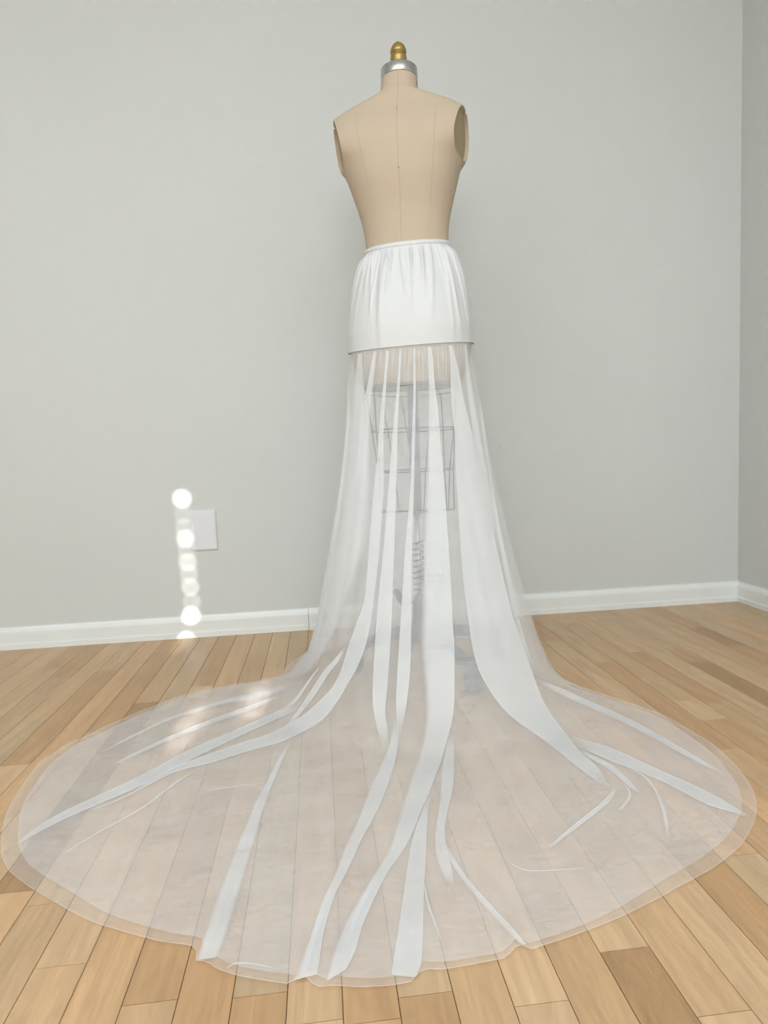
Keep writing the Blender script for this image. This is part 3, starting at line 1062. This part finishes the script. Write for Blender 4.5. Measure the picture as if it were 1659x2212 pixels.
fold(bmf, rowsY([(1709, 927, 930), (1751, 913.5, 924), (1790, 898.4, 921), (1840, 886, 919.5), (1892, 878.5, 916.5), (1965, 867.6, 914), (2037, 856.8, 911.8), (2088, 848.8, 909)]) + [(847, 2106, 907, 2112)], hem=True)
fold(bmf, rowsY([(1580, 968, 977), (1616, 962, 980), (1661, 952.6, 980), (1706, 951, 976.8), (1751, 946.6, 966), (1790, 940.6, 960), (1820, 938, 962), (1850, 941, 970), (1880, 952, 975), (1905, 966, 980), (1925, 979, 984)]), beadL=False)
fold(bmf, [(955, 1820, 962, 1818), (970, 1858, 979, 1853), (1000, 1905, 1010, 1898), (1042, 1955, 1053, 1948), (1096, 2014, 1107, 2006), (1137, 2053, 1144, 2050)], beadL=False, lift=.35, hem=True)
fold(bmf, center([(916, 1905, 3), (924, 1950, 7), (938, 1990, 7), (952, 2030, 3)]), beadL=False, beadR=False, lift=.3)
# broad drape on the right
fold(bmf, rowsY([(746, 969, 976), (763, 972, 981), (801, 974, 990.4), (830, 974, 995), (875, 976, 1004), (928, 982, 1017.5), (966, 984, 1026.6), (1023, 986, 1038), (1090, 990, 1053.7), (1158, 994, 1067), (1240, 1000, 1085), (1320, 1010, 1104), (1403, 1022, 1132), (1455, 1038, 1150), (1507, 1069, 1170), (1548, 1105.5, 1193.5), (1585, 1157, 1222), (1625, 1210, 1254)])
     + [(1255, 1662, 1290, 1657), (1290, 1687, 1306, 1682), (1314, 1702, 1318, 1700)], lift=.05)
fold(bmf, rowsY([(744, 1002, 1008), (830, 1008, 1019), (900, 1016, 1032), (980, 1026, 1046), (1080, 1040, 1063), (1180, 1054, 1080)]), beadL=False, beadR=False)
fold(bmf, [(1228, 1589, 1240, 1608), (1318, 1616, 1318, 1642), (1421, 1662, 1421, 1683), (1525, 1709, 1525, 1735), (1597, 1750, 1595, 1757), (1625, 1766, 1624, 1769)])
fold(bmf, center([(1152, 1468, 10), (1200, 1489, 13), (1266, 1520, 15), (1370, 1567, 15), (1473, 1624, 12), (1540, 1661, 7), (1571, 1678, 3)]), beadL=False)
fold(bmf, center([(1252, 1622, 5), (1318, 1657, 9), (1364, 1698, 8), (1385, 1714, 2)]), lift=.2)
fold(bmf, center([(1335, 1695, 3), (1318, 1722, 9), (1292, 1746, 8), (1240, 1787, 7), (1183, 1833, 3)]), lift=.2)
fold(bmf, center([(1345, 1690, 3), (1362, 1712, 9), (1352, 1735, 10), (1335, 1752, 4)]), beadL=False, beadR=False, lift=.3)
fold(bmf, center([(1352, 1660, 3), (1385, 1672, 5), (1412, 1700, 8), (1432, 1745, 11), (1440, 1785, 12), (1444, 1815, 4)]), beadL=False, beadR=False, lift=.3)
fold(bmf, center([(1090, 1855, 2), (1131, 1879, 3.5), (1190, 1880, 3.5), (1266, 1875, 2)]), beadL=False, beadR=False, lift=.3)
# wedge folds on the left of the train
fold(bmf, [(631, 1592, 637, 1592), (610, 1623, 621, 1620), (570, 1698, 590, 1694), (543, 1751, 572, 1744), (487, 1889, 532, 1880), (436, 2033, 486, 2030), (423, 2074, 470, 2068)], beadL=False, beadR=False, hem=True)
fold(bmf, [(606, 1478, 655, 1470), (560, 1489, 580, 1508), (492, 1506, 495, 1521), (420, 1529, 423, 1540), (358, 1551, 360, 1560), (280, 1590, 282, 1596), (215, 1625, 216, 1628)], beadL=False, beadR=False)
fold(bmf, rowsY([(763.5, 773, 783), (821, 766, 786), (889, 759.5, 791.6), (935, 753, 798), (999, 746, 801), (1060, 738, 803), (1173, 723, 793), (1263, 700, 760), (1354, 679, 728), (1399, 666, 705), (1433, 637, 684), (1467, 607, 652)]), beadL=False, beadR=False, lift=.05)
fold(bmf, rowsY([(760, 808, 815), (790, 802, 811), (843, 792, 805), (890, 782, 800), (960, 776, 796), (1060, 770, 790)]), beadL=True, beadR=False)
fold(bmf, center([(747, 1394, 2), (728, 1425, 8), (707, 1449, 11), (673, 1501, 11), (640, 1546, 7), (618, 1572, 2)]), lift=.2)
fold(bmf, center([(690, 1440, 2), (660, 1480, 6), (635, 1515, 8), (612, 1527, 3)]), beadL=False, beadR=True, lift=.2)
fold(bmf, center([(610, 1502, 3), (540, 1530, 10), (430, 1570, 10), (330, 1612, 8), (240, 1655, 3)]), beadL=True, beadR=False, lift=.2)
fold(bmf, center([(440, 1654, 2), (380, 1690, 5), (307, 1745, 5), (200, 1805, 4), (118, 1858, 2)]), beadL=False, beadR=False, lift=.3)
fold(bmf, center([(350, 1676, 2), (290, 1711, 4), (230, 1738, 4), (190, 1752, 2)]), beadL=False, beadR=False, lift=.3)
fold(bmf, center([(560, 1692, 2), (510, 1698, 4), (440, 1708, 2)]), beadL=False, beadR=False, lift=.3)
fold(bmf, center([(480, 2098, 2), (510, 2080, 5), (560, 2084, 4), (600, 2094, 2)]), beadL=False, beadR=False, lift=.3)
# cloth turning away at the two sides
fold(bmf, rowsY([(780, 752, 758), (900, 750, 757), (1000, 741, 749), (1100, 728, 738), (1200, 710, 722), (1300, 692, 706), (1360, 678, 696), (1410, 656, 681), (1442, 630, 664)]), beadR=False)
fold(bmf, rowsY([(780, 1017, 1023), (900, 1036, 1043), (1000, 1049, 1056), (1110, 1066, 1074), (1230, 1087, 1098), (1350, 1113, 1124), (1420, 1134, 1146), (1445, 1146, 1162)]), beadL=False)
# fine gathers under the satin panel
for gx, ln in ((764, 60), (790, 42), (822, 52), (848, 60), (852, 36), (875, 46), (883, 75), (887, 36), (905, 50), (913, 90), (917, 36), (945, 70), (955, 46), (962, 80), (988, 64), (994, 40), (1000, 70), (1020, 60)):
    yt = 764 - (gx - 757) * .088
    dx = (gx - 890) * .05
    fold(bmf, rowsY([(yt - 2, gx - .8, gx + .8), (yt + ln * .4, gx - .9 + dx * .4, gx + .9 + dx * .4), (yt + ln, gx - .6 + dx, gx + .6 + dx)]), beadL=False, beadR=False, lift=.4)

n_sheet = 720 * 104
ot = mesh_obj('outer_tulle', bmo, M_tulle, skirt, smooth=True)
ot.data.materials.append(M_tulle2)
for p in ot.data.polygons:
    if p.index >= n_sheet:
        p.use_smooth = False
        p.material_index = 1
def cut(th):
    d = math.degrees(th) % 360
    # the inner layer stops a finger's breadth short of the hem
    return interp([(0, .020), (160, .020), (225, .020), (240, .015), (252, .009), (270, .008), (282, .016), (300, .021), (330, .025), (345, .022), (360, .020)], d) + .0015 * math.sin(th * 13)
mesh_obj('inner_tulle', sheet('inner', 540, 60, 30, .003, cut), M_tulle_in, skirt, smooth=True)
# rolled hems
bm = bmesh.new()
add_tube(bm, [sheet_pt(2 * math.pi * k / 720, 2.0, 0, 0) for k in range(720)], .0004, 5, closed=True)
mesh_obj('hem_edge', bm, M_tulle, skirt, smooth=True)
